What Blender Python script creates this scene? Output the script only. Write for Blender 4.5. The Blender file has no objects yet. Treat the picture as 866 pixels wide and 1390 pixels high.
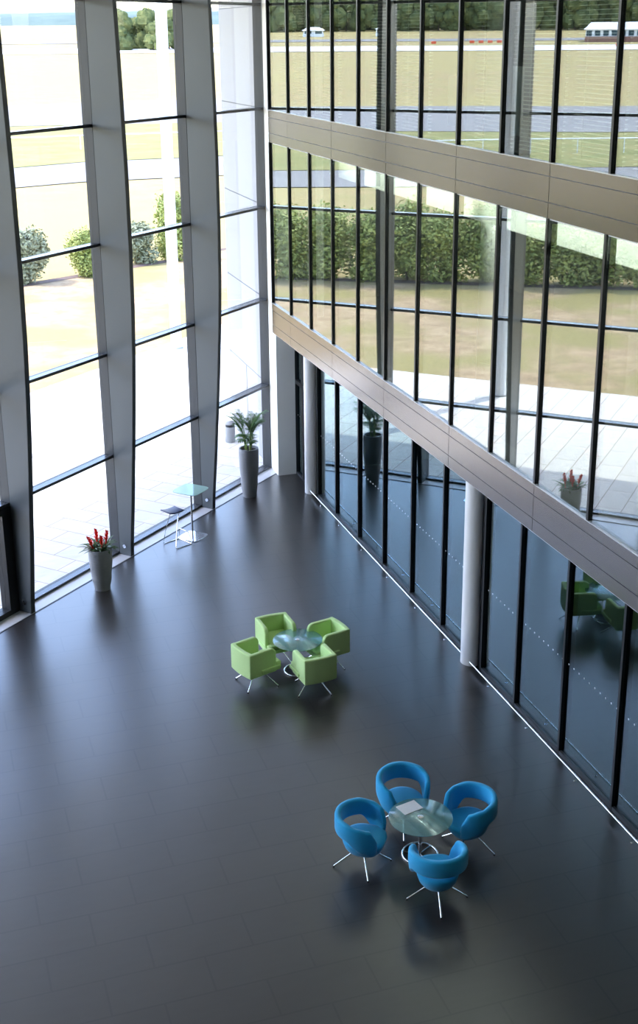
import bpy, math, random
from mathutils import Vector, Matrix
random.seed(7)
sc = bpy.context.scene
col = sc.collection
PI = math.pi

# ------------------------------------------------------------------ camera
CAM_F, CAM_CX, CAM_CY = 1688.65, 441.55, 617.58
cd = bpy.data.cameras.new('camera')
cam = bpy.data.objects.new('camera', cd)
col.objects.link(cam)
Rv = Vector((0.94891744, -0.31545284, -0.00672268))
Uv = Vector((0.1069047, 0.30138917, 0.94748929))
Fv = Vector((0.29686205, 0.8998078, -0.31971683))
m = Matrix((Rv, Uv, -Fv)).transposed().to_4x4()
m.translation = (0, 0, 10.4)
cam.matrix_world = m
cd.sensor_fit = 'VERTICAL'
cd.sensor_height = 36
cd.sensor_width = 36
cd.lens = CAM_F / 1390 * 36
cd.shift_x = (433 - CAM_CX) / 1390
cd.shift_y = (CAM_CY - 695) / 1390
cd.clip_end = 6000
cd.clip_start = 0.05
sc.camera = cam

# ------------------------------------------------------------------ light
w = bpy.data.worlds.new('sky'); sc.world = w
w.use_nodes = True
nt = w.node_tree; nt.nodes.clear()
SUN_EL = math.radians(57)
sun_vec = Vector((-0.92 * math.cos(SUN_EL), 0.39 * math.cos(SUN_EL), math.sin(SUN_EL))).normalized()
sky = nt.nodes.new('ShaderNodeTexSky'); sky.sky_type = 'NISHITA'
sky.sun_disc = False; sky.sun_elevation = SUN_EL
sky.sun_rotation = math.atan2(sun_vec.x, sun_vec.y)
sky.air_density = 1.0; sky.dust_density = 1.0; sky.ozone_density = 1.6
bg = nt.nodes.new('ShaderNodeBackground'); bg.inputs[1].default_value = 1.2
out = nt.nodes.new('ShaderNodeOutputWorld')
tint = nt.nodes.new('ShaderNodeVectorMath'); tint.operation = 'MULTIPLY'; tint.inputs[1].default_value = (1.06, .97, 1.0)
nt.links.new(sky.outputs[0], tint.inputs[0]); nt.links.new(tint.outputs[0], bg.inputs[0]); nt.links.new(bg.outputs[0], out.inputs[0])
sd = bpy.data.lights.new('sun', 'SUN'); sd.energy = 5.5; sd.angle = math.radians(0.6); sd.color = (1, .96, .88)
so = bpy.data.objects.new('sun', sd); col.objects.link(so)
so.rotation_euler = sun_vec.to_track_quat('Z', 'Y').to_euler(); so.location = (-30, 40, 60)
def area(name, loc, sx, sy, power, color=(1, .97, .92)):
    d = bpy.data.lights.new(name, 'AREA'); d.shape = 'RECTANGLE'; d.size = sx; d.size_y = sy; d.energy = power; d.color = color
    o = bpy.data.objects.new(name, d); col.objects.link(o); o.location = loc
    return o
area('office_lamp_middle', (10.6, 14, 7.95), 2.2, 28, 700)
_o = area('blind_fill_light', (8.8, 10, 7.88), .3, 28, 1300); _o.rotation_euler = (0, math.radians(90), 0)  # unseen fill light added behind the middle-row blind to brighten its white strip
area('office_lamp_top', (10.6, 14, 12.0), 3.0, 26, 450)
area('office_lamp_ground', (11.5, 14, 3.45), 2.5, 26, 90)

sc.view_settings.view_transform = 'Standard'
sc.view_settings.look = 'None'
sc.view_settings.gamma = 1
sc.view_settings.use_curve_mapping = False
sc.view_settings.exposure = 0.25
cy = sc.cycles
cy.max_bounces = 10; cy.diffuse_bounces = 5; cy.glossy_bounces = 5; cy.transmission_bounces = 6
cy.transparent_max_bounces = 24
cy.use_denoising = True
cy.sample_clamp_indirect = 8
cy.caustics_reflective = False; cy.caustics_refractive = False

# ------------------------------------------------------------------ materials
def mat(name, c, rough=0.5, metal=0.0, noise=0.0, nscale=5.0, spec=0.5, bump=0.0, bscale=40.0, sheen=0.0, stretch=None):
    M = bpy.data.materials.new(name); M.use_nodes = True
    t = M.node_tree; b = t.nodes['Principled BSDF']
    b.inputs['Base Color'].default_value = (*c, 1); b.inputs['Roughness'].default_value = rough
    b.inputs['Metallic'].default_value = metal; b.inputs['Specular IOR Level'].default_value = spec
    if sheen: b.inputs['Sheen Weight'].default_value = sheen
    tc = t.nodes.new('ShaderNodeTexCoord'); mp = t.nodes.new('ShaderNodeMapping')
    t.links.new(tc.outputs['Object'], mp.inputs[0])
    if stretch: mp.inputs['Scale'].default_value = stretch
    if noise:
        n = t.nodes.new('ShaderNodeTexNoise'); n.inputs['Scale'].default_value = nscale; n.inputs['Detail'].default_value = 5
        t.links.new(mp.outputs[0], n.inputs['Vector'])
        r = t.nodes.new('ShaderNodeMix'); r.data_type = 'RGBA'
        r.inputs[6].default_value = (*[max(0, x * (1 - noise)) for x in c], 1)
        r.inputs[7].default_value = (*[min(1, x * (1 + noise)) for x in c], 1)
        t.links.new(n.outputs[0], r.inputs[0]); t.links.new(r.outputs[2], b.inputs['Base Color'])
    if bump:
        n2 = t.nodes.new('ShaderNodeTexNoise'); n2.inputs['Scale'].default_value = bscale
        t.links.new(mp.outputs[0], n2.inputs['Vector'])
        bp = t.nodes.new('ShaderNodeBump'); bp.inputs['Strength'].default_value = bump; bp.inputs['Distance'].default_value = 0.01
        t.links.new(n2.outputs[0], bp.inputs['Height']); t.links.new(bp.outputs[0], b.inputs['Normal'])
    return M

def mix_colors(name, c1, c2, scale, rough=0.9, stretch=(1, 1, 1), contrast=(0.35, 0.65), spec=0.1, c3=None, scale3=.05):
    M = mat(name, c1, rough, spec=spec); t = M.node_tree; b = t.nodes['Principled BSDF']
    tc = t.nodes.new('ShaderNodeTexCoord'); mp = t.nodes.new('ShaderNodeMapping'); mp.inputs['Scale'].default_value = stretch
    t.links.new(tc.outputs['Object'], mp.inputs[0])
    n = t.nodes.new('ShaderNodeTexNoise'); n.inputs['Scale'].default_value = scale; n.inputs['Detail'].default_value = 8
    n.inputs['Roughness'].default_value = .65
    t.links.new(mp.outputs[0], n.inputs['Vector'])
    cr = t.nodes.new('ShaderNodeValToRGB'); e = cr.color_ramp.elements
    e[0].position, e[1].position = contrast; e[0].color = (*c1, 1); e[1].color = (*c2, 1)
    t.links.new(n.outputs[0], cr.inputs[0])
    last = cr.outputs[0]
    if c3:
        n3 = t.nodes.new('ShaderNodeTexNoise'); n3.inputs['Scale'].default_value = scale3; n3.inputs['Detail'].default_value = 3
        t.links.new(tc.outputs['Object'], n3.inputs['Vector'])
        cr3 = t.nodes.new('ShaderNodeValToRGB'); cr3.color_ramp.elements[0].position = .42; cr3.color_ramp.elements[1].position = .6
        t.links.new(n3.outputs[0], cr3.inputs[0])
        mx = t.nodes.new('ShaderNodeMix'); mx.data_type = 'RGBA'
        t.links.new(cr3.outputs[0], mx.inputs[0]); t.links.new(last, mx.inputs[6]); mx.inputs[7].default_value = (*c3, 1)
        last = mx.outputs[2]
    t.links.new(last, b.inputs['Base Color'])
    return M

def tile_mat(name, c1, c2, mortar, bw, bh, rz, rough, ms=0.004, bump=.1, nz=.15, offset=.5, spec=.5):
    M = mat(name, c1, rough, spec=spec); t = M.node_tree; b = t.nodes['Principled BSDF']
    tc = t.nodes.new('ShaderNodeTexCoord'); mp = t.nodes.new('ShaderNodeMapping'); mp.inputs['Rotation'].default_value = (0, 0, rz)
    t.links.new(tc.outputs['Object'], mp.inputs[0])
    br = t.nodes.new('ShaderNodeTexBrick'); br.inputs['Scale'].default_value = 1
    br.inputs['Brick Width'].default_value = bw; br.inputs['Row Height'].default_value = bh
    br.inputs['Mortar Size'].default_value = ms; br.inputs['Mortar Smooth'].default_value = .2
    br.offset = offset
    br.inputs['Color1'].default_value = (*c1, 1); br.inputs['Color2'].default_value = (*c2, 1); br.inputs['Mortar'].default_value = (*mortar, 1)
    t.links.new(mp.outputs[0], br.inputs['Vector'])
    mp2 = t.nodes.new('ShaderNodeMapping'); mp2.inputs['Scale'].default_value = (1, 4, 1); mp2.inputs['Rotation'].default_value = (0, 0, rz)
    t.links.new(tc.outputs['Object'], mp2.inputs[0])
    n = t.nodes.new('ShaderNodeTexNoise'); n.inputs['Scale'].default_value = 2.2; n.inputs['Detail'].default_value = 4; n.inputs['Roughness'].default_value = .55
    t.links.new(mp2.outputs[0], n.inputs['Vector'])
    mm = t.nodes.new('ShaderNodeMapRange'); mm.inputs['To Min'].default_value = 1 - nz; mm.inputs['To Max'].default_value = 1 + nz
    mm.inputs['From Min'].default_value = .3; mm.inputs['From Max'].default_value = .7
    t.links.new(n.outputs[0], mm.inputs[0])
    vm = t.nodes.new('ShaderNodeVectorMath'); vm.operation = 'SCALE'
    t.links.new(br.outputs[0], vm.inputs[0]); t.links.new(mm.outputs[0], vm.inputs['Scale'])
    t.links.new(vm.outputs[0], b.inputs['Base Color'])
    mr = t.nodes.new('ShaderNodeMapRange'); mr.inputs['To Min'].default_value = rough; mr.inputs['To Max'].default_value = rough + .04
    t.links.new(n.outputs[0], mr.inputs[0]); t.links.new(mr.outputs[0], b.inputs['Roughness'])
    bp = t.nodes.new('ShaderNodeBump'); bp.inputs['Strength'].default_value = bump; bp.inputs['Distance'].default_value = .004
    if bump: t.links.new(n.outputs[0], bp.inputs['Height']); t.links.new(bp.outputs[0], b.inputs['Normal'])
    return M

def glass_mat(name, tint, refl, refl_col=(1, 1, 1), rough=0.0, diff=None, diff_fac=0.0):
    M = bpy.data.materials.new(name); M.use_nodes = True; t = M.node_tree; t.nodes.clear()
    o = t.nodes.new('ShaderNodeOutputMaterial'); tr = t.nodes.new('ShaderNodeBsdfTransparent'); tr.inputs[0].default_value = (*tint, 1)
    g = t.nodes.new('ShaderNodeBsdfGlossy'); g.inputs['Roughness'].default_value = rough; g.inputs[0].default_value = (*refl_col, 1)
    fw = t.nodes.new('ShaderNodeLayerWeight'); fw.inputs[0].default_value = .5
    lw = t.nodes.new('ShaderNodeMath'); lw.operation = 'POWER'; lw.inputs[1].default_value = 5
    t.links.new(fw.outputs['Facing'], lw.inputs[0])
    mr = t.nodes.new('ShaderNodeMapRange'); mr.inputs['From Min'].default_value = 0; mr.inputs['From Max'].default_value = 1
    mr.inputs['To Min'].default_value = refl; mr.inputs['To Max'].default_value = .9
    t.links.new(lw.outputs[0], mr.inputs[0])
    mx = t.nodes.new('ShaderNodeMixShader'); t.links.new(mr.outputs[0], mx.inputs[0])
    base = tr
    if diff:
        d = t.nodes.new('ShaderNodeBsdfDiffuse'); d.inputs[0].default_value = (*diff, 1)
        m2 = t.nodes.new('ShaderNodeMixShader'); m2.inputs[0].default_value = diff_fac
        t.links.new(tr.outputs[0], m2.inputs[1]); t.links.new(d.outputs[0], m2.inputs[2]); base = m2
    t.links.new(base.outputs[0], mx.inputs[1]); t.links.new(g.outputs[0], mx.inputs[2])
    t.links.new(mx.outputs[0], o.inputs[0])
    return M

def coat(M, wgt, rough):
    b_ = M.node_tree.nodes['Principled BSDF']; b_.inputs['Coat Weight'].default_value = wgt; b_.inputs['Coat Roughness'].default_value = rough
    return M
MT = dict(
    floor=coat(tile_mat('slate_floor_tiles', (.0175, .0145, .0135), (.0205, .0175, .016), (.004, .004, .004), 1.2, .6, 0, .30, ms=.014, bump=.0, nz=.16, spec=1.0), .4, .3),
    paving=tile_mat('pale_paving', (.68, .665, .63), (.74, .72, .68), (.42, .34, .31), 1.2, .6, math.radians(47), .8, ms=.012, nz=.05, spec=.2),
    band=mat('satin_grey_fascia_metal', (.215, .187, .165), .22, .88, noise=.03, nscale=.8),
    groove=mat('shadow_gap_metal', (.10, .105, .12), .5),
    bandtrim=mat('pale_sill_edge', (.55, .55, .58), .35, .4),
    plaster=mat('white_plaster', (.90, .90, .86), .7, noise=.02),
    white=mat('white_paint', (.80, .80, .81), .45, noise=.015),
    column=mat('white_column_paint', (.88, .87, .87), .3, noise=.02),
    ceiling=mat('ceiling_paint', (.62, .62, .62), .8, noise=.02),
    back=mat('grey_wall_paint', (.16, .16, .17), .8, noise=.04),
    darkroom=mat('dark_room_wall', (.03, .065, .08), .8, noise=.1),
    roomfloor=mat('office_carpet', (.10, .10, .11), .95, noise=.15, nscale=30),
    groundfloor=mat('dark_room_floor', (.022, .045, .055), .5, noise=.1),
    mull=mat('black_anodised_mullion', (.018, .019, .021), .35, .3),
    mullside=mat('grey_mullion', (.12, .12, .125), .35, .6),
    fin=mat('grey_steel_paint', (.100, .113, .123), .38, .25, noise=.05, nscale=1.2),
    frame=mat('dark_grey_frame', (.055, .06, .068), .4, .2),
    transom=mat('dark_transom', (.09, .095, .105), .25, .5),
    black=mat('black_rubber', (.008, .008, .009), .5),
    sill=mat('pale_stone_sill', (.56, .57, .60), .35, noise=.03, nscale=4),
    glassL=glass_mat('clear_glass', (.93, .95, .945), .03),
    glassR=glass_mat('reflective_glass', (.62, .68, .66), .30, (.96, .98, .95)),
    glassG=glass_mat('dark_reflective_glass', (.46, .60, .62), .17, (.82, .97, 1.0)),
    dot=mat('white_dot_print', (.85, .9, .95), .6),
    chrome=mat('polished_chrome', (.82, .82, .84), .12, 1.0),
    steel=mat('brushed_steel', (.72, .72, .73), .25, 1.0, noise=.05, nscale=20),
    greenf=mat('lime_green_wool', (.58, .80, .32), .85, noise=.07, nscale=60, bump=.25, bscale=350, sheen=.25),
    bluef=mat('bright_blue_wool', (.0, .33, .62), .85, noise=.07, nscale=60, bump=.25, bscale=350, sheen=.25),
    tableglass=glass_mat('frosted_teal_glass', (.42, .66, .64), .14, (.95, 1, 1), .12, (.34, .62, .60), .34),
    bartop=glass_mat('pale_green_glass', (.66, .86, .80), .08, (.95, 1, 1), .1, (.6, .85, .78), .5),
    paper=mat('white_paper', (.82, .82, .83), .6, noise=.06, nscale=25),
    planter=mat('grey_ribbed_planter', (.32, .33, .35), .5, noise=.10, nscale=9, stretch=(1, 1, 6)),
    soil=mat('dark_soil', (.035, .022, .015), .95, noise=.4, nscale=40),
    palm=mat('palm_leaf_green', (.10, .23, .05), .5, noise=.35, nscale=8),
    palm2=mat('pale_palm_stem', (.30, .40, .12), .5, noise=.2, nscale=10),
    leaf=mat('bromeliad_leaf', (.07, .15, .05), .4, noise=.35, nscale=12),
    red=mat('red_bract', (.85, .035, .02), .45, noise=.15, nscale=30),
    navy=mat('navy_leather', (.03, .035, .10), .5, noise=.1),
    pole=mat('white_outdoor_column', (.74, .75, .76), .5),
    clad=mat('pale_wall_cladding', (.34, .34, .36), .6, noise=.03, nscale=1.5, stretch=(1, 3, .2)),
    grass=mix_colors('dry_grass', (.40, .285, .14), (.32, .265, .11), .35, stretch=(1, 1, 1), contrast=(.35, .6), c3=(.36, .29, .12), scale3=.02),
    lawn=mix_colors('parched_lawn', (.32, .225, .13), (.48, .355, .215), 1.6, stretch=(1, 1.0, 1), contrast=(.35, .65), c3=(.31, .26, .11), scale3=.25),
    verge=mix_colors('green_verge', (.19, .20, .065), (.30, .255, .10), .3),
    tarmac=mat('grey_tarmac', (.215, .20, .185), .9, noise=.08, nscale=.3),
    runway=mat('pale_runway_concrete', (.62, .60, .57), .9, noise=.04, nscale=.1),
    mulch=mat('bark_mulch', (.13, .085, .07), .95, noise=.3, nscale=8),
    bush=mix_colors('shrub_leaves', (.09, .15, .03), (.52, .55, .16), 1.6, rough=.6, contrast=(.3, .7), spec=.3),
    bushpale=mix_colors('olive_shrub_leaves', (.17, .20, .12), (.36, .38, .24), 1.6, rough=.7, contrast=(.3, .7), spec=.3),
    trunk=mat('bark', (.09, .06, .045), .9, noise=.2),
    tree=mix_colors('far_tree_leaves', (.05, .075, .03), (.18, .19, .07), .35, rough=.9, contrast=(.35, .65)),
    hill=mix_colors('haze_tinted_hill_woods', (.085, .12, .115), (.14, .18, .15), .012, rough=1, contrast=(.35, .6)),  # blue-green of distance haze put into the woods' base colours
    hillfar=mat('haze_tinted_far_hill', (.21, .215, .235), 1.0, noise=.08, nscale=.006),  # bluish distance haze carried by the base colour
    roofpale=mat('white_marquee_roof', (.72, .73, .76), .6, noise=.04),
    brick=mat('red_brick', (.30, .15, .11), .9, noise=.12, nscale=2),
    orange=mat('orange_plastic', (.75, .10, .03), .5),
    blind=mat('white_blind_slats', (.78, .78, .74), .5),
    bin=mat('grey_bin_metal', (.34, .35, .36), .5, noise=.05),
)

Ms = bpy.data.materials.new('translucent_blind_fabric'); Ms.use_nodes = True; _t = Ms.node_tree; _t.nodes.clear()
_o = _t.nodes.new('ShaderNodeOutputMaterial'); _a = _t.nodes.new('ShaderNodeBsdfTranslucent'); _b = _t.nodes.new('ShaderNodeBsdfDiffuse')
_a.inputs[0].default_value = (.85, .86, .82, 1); _b.inputs[0].default_value = (.85, .86, .82, 1)
_m = _t.nodes.new('ShaderNodeMixShader'); _t.links.new(_a.outputs[0], _m.inputs[1]); _t.links.new(_b.outputs[0], _m.inputs[2]); _t.links.new(_m.outputs[0], _o.inputs[0])
MT['screen'] = Ms
# ------------------------------------------------------------------ geometry helpers
class MB:
    def __init__(s): s.v = []; s.f = []
    def add(s, vs, fs):
        b = len(s.v); s.v += [tuple(p) for p in vs]; s.f += [tuple(b + i for i in f) for f in fs]
    def hexa(s, p):            # 8 corners: 4 bottom ccw, 4 top ccw
        s.add(p, [(3, 2, 1, 0), (4, 5, 6, 7), (0, 1, 5, 4), (1, 2, 6, 5), (2, 3, 7, 6), (3, 0, 4, 7)])
    def box(s, x0, x1, y0, y1, z0, z1):
        s.hexa([(x0, y0, z0), (x1, y0, z0), (x1, y1, z0), (x0, y1, z0), (x0, y0, z1), (x1, y0, z1), (x1, y1, z1), (x0, y1, z1)])
    def cyl(s, p0, p1, r, n=12, r1=None):
        s.tube([p0, p1], [r, r if r1 is None else r1], n)
    def tube(s, pts, rs, n=8, cap=True, closed=False):
        pts = [Vector(p) for p in pts]
        if not isinstance(rs, (list, tuple)): rs = [rs] * len(pts)
        b = len(s.v); N = len(pts); ref = None
        for i, p in enumerate(pts):
            if closed: d = pts[(i + 1) % N] - pts[i - 1]
            else: d = pts[min(i + 1, N - 1)] - pts[max(i - 1, 0)]
            d.normalize()
            if ref is None:
                ref = Vector((0, 0, 1)) if abs(d.z) < .9 else Vector((1, 0, 0))
            a = (ref - d * ref.dot(d)).normalized(); ref = a; c = d.cross(a)
            for k in range(n):
                t = 2 * PI * k / n; s.v.append(tuple(p + (a * math.cos(t) + c * math.sin(t)) * rs[i]))
        M = N if closed else N - 1
        for i in range(M):
            j = (i + 1) % N
            for k in range(n):
                k2 = (k + 1) % n
                s.f.append((b + i * n + k, b + i * n + k2, b + j * n + k2, b + j * n + k))
        if cap and not closed:
            s.f.append(tuple(b + k for k in range(n))[::-1]); s.f.append(tuple(b + (N - 1) * n + k for k in range(n)))
    def lathe(s, prof, n=40, cx=0, cy=0, capb=True, capt=True):
        b = len(s.v)
        for r, z in prof:
            for k in range(n):
                t = 2 * PI * k / n; s.v.append((cx + r * math.cos(t), cy + r * math.sin(t), z))
        for i in range(len(prof) - 1):
            for k in range(n):
                k2 = (k + 1) % n; s.f.append((b + i * n + k, b + i * n + k2, b + (i + 1) * n + k2, b + (i + 1) * n + k))
        if capb: s.f.append(tuple(b + k for k in range(n))[::-1])
        if capt: s.f.append(tuple(b + (len(prof) - 1) * n + k for k in range(n)))
    def prism(s, outline, z0, z1):
        n = len(outline); b = len(s.v)
        s.v += [(x, y, z0) for x, y in outline] + [(x, y, z1) for x, y in outline]
        s.f.append(tuple(b + i for i in range(n))[::-1]); s.f.append(tuple(b + n + i for i in range(n)))
        for i in range(n):
            j = (i + 1) % n; s.f.append((b + i, b + j, b + n + j, b + n + i))
    def build(s, name, m, parent=None, smooth=False, angle=40, bevel=0, seg=2, subsurf=0):
        me = bpy.data.meshes.new(name); me.from_pydata(s.v, [], s.f); me.update()
        o = bpy.data.objects.new(name, me); col.objects.link(o); me.materials.append(m)
        if smooth:
            for p in me.polygons: p.use_smooth = True
            me.set_sharp_from_angle(angle=math.radians(angle))
        if bevel:
            bm = o.modifiers.new('bevel', 'BEVEL'); bm.width = bevel; bm.segments = seg; bm.limit_method = 'ANGLE'; bm.angle_limit = math.radians(40)
        if subsurf:
            ss = o.modifiers.new('smooth', 'SUBSURF'); ss.levels = subsurf; ss.render_levels = subsurf
        if parent: o.parent = parent
        return o

def tag(o, label=None, cat=None, group=None, kind=None):
    if label: o['label'] = label
    if cat: o['category'] = cat
    if group: o['group'] = group
    if kind: o['kind'] = kind
    return o
def empty(name, loc=(0, 0, 0), rz=0):
    o = bpy.data.objects.new(name, None); col.objects.link(o); o.location = loc; o.rotation_euler = (0, 0, rz); o.empty_display_size = .2
    return o
def thing(name, label, cat, loc=(0, 0, 0), rz=0, group=None):
    return tag(empty(name, loc, rz), label, cat, group)
def copy_tree(o, parent=None):
    kids = list(o.children)
    c = o.copy(); col.objects.link(c)
    if parent: c.parent = parent
    for ch in kids: copy_tree(ch, c)
    return c
def structure(o, label=None): return tag(o, label, kind='structure')

# ------------------------------------------------------------------ layout
XF = 8.046                      # front of the fascia bands (plane x = XF)
XG = 8.072                      # upper glass
XGG = 8.56                      # ground floor glass
C = Vector((8.046, 28.755, 0))  # corner: inner face of the tall window wall
u = Vector((-.73175, -.68157, 0))
n = Vector((.68157, -.73175, 0))
S = 3.108
NB = 9
ROOF = 13.5
def P(t, s_, z): return C + u * t + n * s_ + Vector((0, 0, z))
def fbox(mb, t0, t1, s0, s1, z0, z1):
    mb.hexa([P(t0, s0, z0), P(t1, s0, z0), P(t1, s1, z0), P(t0, s1, z0), P(t0, s0, z1), P(t1, s0, z1), P(t1, s1, z1), P(t0, s1, z1)][::1])

# floor of the hall
endL = P(NB * S, 0, 0)
b = MB()
b.prism([(XGG + .05, -4), (XGG + .05, 28.12), (C.x, 28.4), (C.x, C.y), (endL.x, endL.y), (endL.x, -4)], -.3, 0)
structure(b.build('floor', MT['floor']))
# pale stone strip along the window wall
b = MB(); fbox(b, -.0, NB * S, 0.0, .32, -.05, .012); structure(b.build('trim_1', MT['sill']))
b = MB(); fbox(b, 0, NB * S, .325, .345, -.05, .006); structure(b.build('trim_2', MT['frame']))
# roof slab over hall and canopy outside
b = MB(); b.prism([(14.3, -4.3), (14.3, 28.6), (C.x, C.y), (endL.x, endL.y), (endL.x, -4.3)], ROOF, ROOF + .5)
structure(b.build('ceiling', MT['ceiling']))
b = MB(); fbox(b, -7, NB * S + 6, -10.6, -.2, ROOF - .1, ROOF + .4); structure(b.build('trim_3', MT['white']))
b = MB(); b.box(endL.x - .3, 14.3, -4.3, -4, 0, ROOF); structure(b.build('wall_back', MT['back']))
b = MB(); b.box(endL.x - .3, endL.x, -4, endL.y, 0, ROOF); structure(b.build('wall_left', MT['back']))

# ------------------------------------------------------------------ right facade
# corner pier and recess wall
b = MB(); b.box(XF, XGG + .9, 28.12, 28.74, 0, 3.59); structure(b.build('wall_corner_pier', MT['plaster']))
b = MB(); b.box(XF, XF + .5, 28.395, 28.74, 3.59, ROOF); structure(b.build('wall_corner_post', MT['plaster']))
# exterior wing wall carrying on past the window wall
wing = empty('wall_outside', (0, 0, 0)); structure(wing)
zs = [0, 2.145, 4.304, 6.563, 8.80, 11.05, ROOF - .1]
for i in range(6):
    b = MB(); b.box(8.06, 8.42, 28.93, 32.9, zs[i] + (.012 if i else -.05), zs[i + 1] - .012)
    o = b.build('cladding_panel', MT['clad'], wing)
b = MB(); b.box(8.075, 8.40, 28.95, 32.88, -.05, ROOF - .1); b.build('wall_core', MT['groove'], wing)
b = MB(); b.box(8.052, 8.062, 31.02, 31.04, 0, 2.13); b.build('panel_joint', MT['groove'], wing)

# fascia bands
YK = [28.375 - 1.498 * k for k in range(22)]
YEND = -4.0
bands = [(3.59, 4.325, [(3.797, 3.597), (4.148, 3.797), (4.325, 4.148)]), (8.075, 8.80, None), (12.3, 13.0, None)]
fascia = []
for bi, (z0, z1, _) in enumerate(bands):
    root = empty('trim_%d' % (4 + bi), (0, 0, 0)); structure(root)
    g1, g2 = z0 + .205, z1 - .18
    joints = [28.395] + [YK[k] + .0 for k in range(1, 21, 2)] + [YEND]
    for j in range(len(joints) - 1):
        ya, yb = joints[j + 1] + .007, joints[j] - .007
        b = MB()
        b.box(XF, XF + .05, ya, yb, z0, g1 - .006); b.box(XF, XF + .05, ya, yb, g1 + .006, g2 - .006); b.box(XF, XF + .05, ya, yb, g2 + .006, z1 - .012)
        b.build('fascia_panel', MT['band'], root)
    b = MB(); b.box(XF + .012, XF + .48, YEND, 28.395, z0 + .01, z1 - .014); b.build('fascia_core', MT['groove'], root)
    b = MB(); b.box(XF - .012, XF + .07, YEND, 28.395, z1 - .012, z1); b.build('sill_edge', MT['bandtrim'], root)
    b = MB(); b.box(XF + .02, XGG + .3, YEND, 28.12, z0 - .02, z0 + .01); b.build('soffit', MT['white'], root)

wn = [0]
def win_root(prefix='window'):
    wn[0] += 1
    o = empty('%s_%d' % (prefix, wn[0]), (0, 0, 0)); structure(o); return o
# upper windows: one bay each
for lvl, (z0, z1) in enumerate([(4.325, 8.075), (8.80, 12.3)]):
    for k in range(len(YK) - 1):
        ya, yb = YK[k + 1], YK[k]
        r = win_root()
        b = MB(); b.box(XG, XG + .012, ya + .02, yb - .02, z0, z1); b.build('pane', MT['glassR'], r)
        b = MB(); b.box(XF - .008, XG - .001, ya - .026, ya + .026, z0, z1)
        b.build('mullion_cap', MT['mull'], r)
        b = MB(); b.box(XG + .013, XG + .115, ya - .03, ya + .03, z0, z1); b.build('mullion', MT['mull'], r)
        if k == 0:
            b = MB(); b.box(XF - .008, XG + .1, yb - .03, yb + .02, z0, z1); b.build('jamb', MT['mull'], r)
        b = MB(); b.box(XG + .013, XG + .1, ya + .03, yb - .03, z0, z0 + .04); b.build('bottom_rail', MT['frame'], r)

# ground floor glazing set back behind the columns
COLS = [26.74, 17.70, 8.66, -.38]
seg = [(28.12, [], 27.06), (26.40, [25.09, 23.59, 22.09, 20.59, 19.09], 18.03), (17.36, [16.09, 14.59, 13.05, 11.55, 10.05], 8.99), (8.34, [7.0, 5.5, 4.0, 2.5, 1.0], -.05)]
for si, (ytop, mids, ybot) in enumerate(seg):
    ys = [ytop] + mids + [ybot]
    for j in range(len(ys) - 1):
        yb, ya = ys[j], ys[j + 1]
        if si == 0:
            r = empty('door_1'); structure(r)
        else: r = win_root()
        b = MB(); b.box(XGG, XGG + .012, ya + .02, yb - .02, .05, 3.57); pn = b.build('pane', MT['glassG'], r)
        b = MB(); b.box(XGG - .05, XGG - .001, ya - .026, ya + .026, 0, 3.57); b.build('mullion_cap', MT['mull'], r)
        b = MB(); b.box(XGG + .013, XGG + .12, ya - .03, ya + .03, 0, 3.57); b.build('mullion', MT['mull'], r)
        if j == 0:
            b = MB(); b.box(XGG - .05, XGG + .12, yb - .03, yb + .03, 0, 3.57); b.build('jamb', MT['mull'], r)
        b = MB(); b.box(XGG - .045, XGG - .001, ya + .027, yb - .03, 0, .06); b.box(XGG + .013, XGG + .1, ya + .03, yb - .03, 0, .06); b.build('bottom_rail', MT['frame'], r)
        # row of small printed dots
        b = MB(); y = ya + .1
        while y < yb - .06:
            b.cyl((XGG - .0005, y, 1.55), (XGG - .003, y, 1.55), .013, 10); y += .15
        b.build('safety_dots', MT['dot'], pn)
        if si == 0:
            b = MB(); b.box(XGG - .05, XGG + .06, ya + .03, yb - .03, 2.35, 2.45); b.build('door_head', MT['mull'], r)
            b = MB(); b.box(XGG - .05, XGG - .002, 27.5, 27.62, 0, 3.57); b.build('door_stile', MT['mull'], r)
for i, y in enumerate(COLS):
    b = MB(); b.lathe([(.19, 0), (.19, 3.57)], 40); 
    lab = ['white round column nearest the corner pier, at the far end of the dark ground floor glazing',
           'white round column halfway along the dark ground floor glazing, large in view',
           'white round column in the ground floor glazing beside the camera end of the hall', 'white round column at the near end of the ground floor glazing'][i]
    if i < 2:
        o = b.build('round_column', MT['column'], smooth=True); o.location = (8.5, y, 0); tag(o, lab, 'column')
    else:
        o = b.build('wall_column_%d' % i, MT['column'], smooth=True); o.location = (8.5, y, 0); structure(o)
    b = MB(); b.box(XGG - .02, XGG + .08, y - .31, y + .34, 0, 3.57); structure(b.build('wall_infill_%d' % (i + 1), MT['mull']))
# kick rails
for i, (ya, yb, lab) in enumerate([(17.9, 26.55, 'chrome floor rail between the two white round columns'),
                                   (8.86, 17.5, 'chrome floor rail running from the large white column to the near right corner')]):
    t = thing('kick_rail', lab, 'rail', (8.385, (ya + yb) / 2, 0), group=None)
    L = (yb - ya) / 2
    b = MB(); b.cyl((0, -L, .10), (0, L, .10), .015, 12); b.build('bar', MT['steel'], t, smooth=True)
    ys = [16.80, 15.39, 13.84, 12.28, 10.8, 9.3] if i else [25.78, 24.48, 23.0, 21.5, 20.0, 18.6]
    for y in ys:
        b = MB(); yy = y - (ya + yb) / 2
        b.tube([(0, yy, .09), (0, yy, .02), (.0, yy, 0)], .010, 8); b.cyl((0, yy, 0), (0, yy, .006), .022, 12)
        b.build('bracket', MT['chrome'], t, smooth=True)

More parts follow.
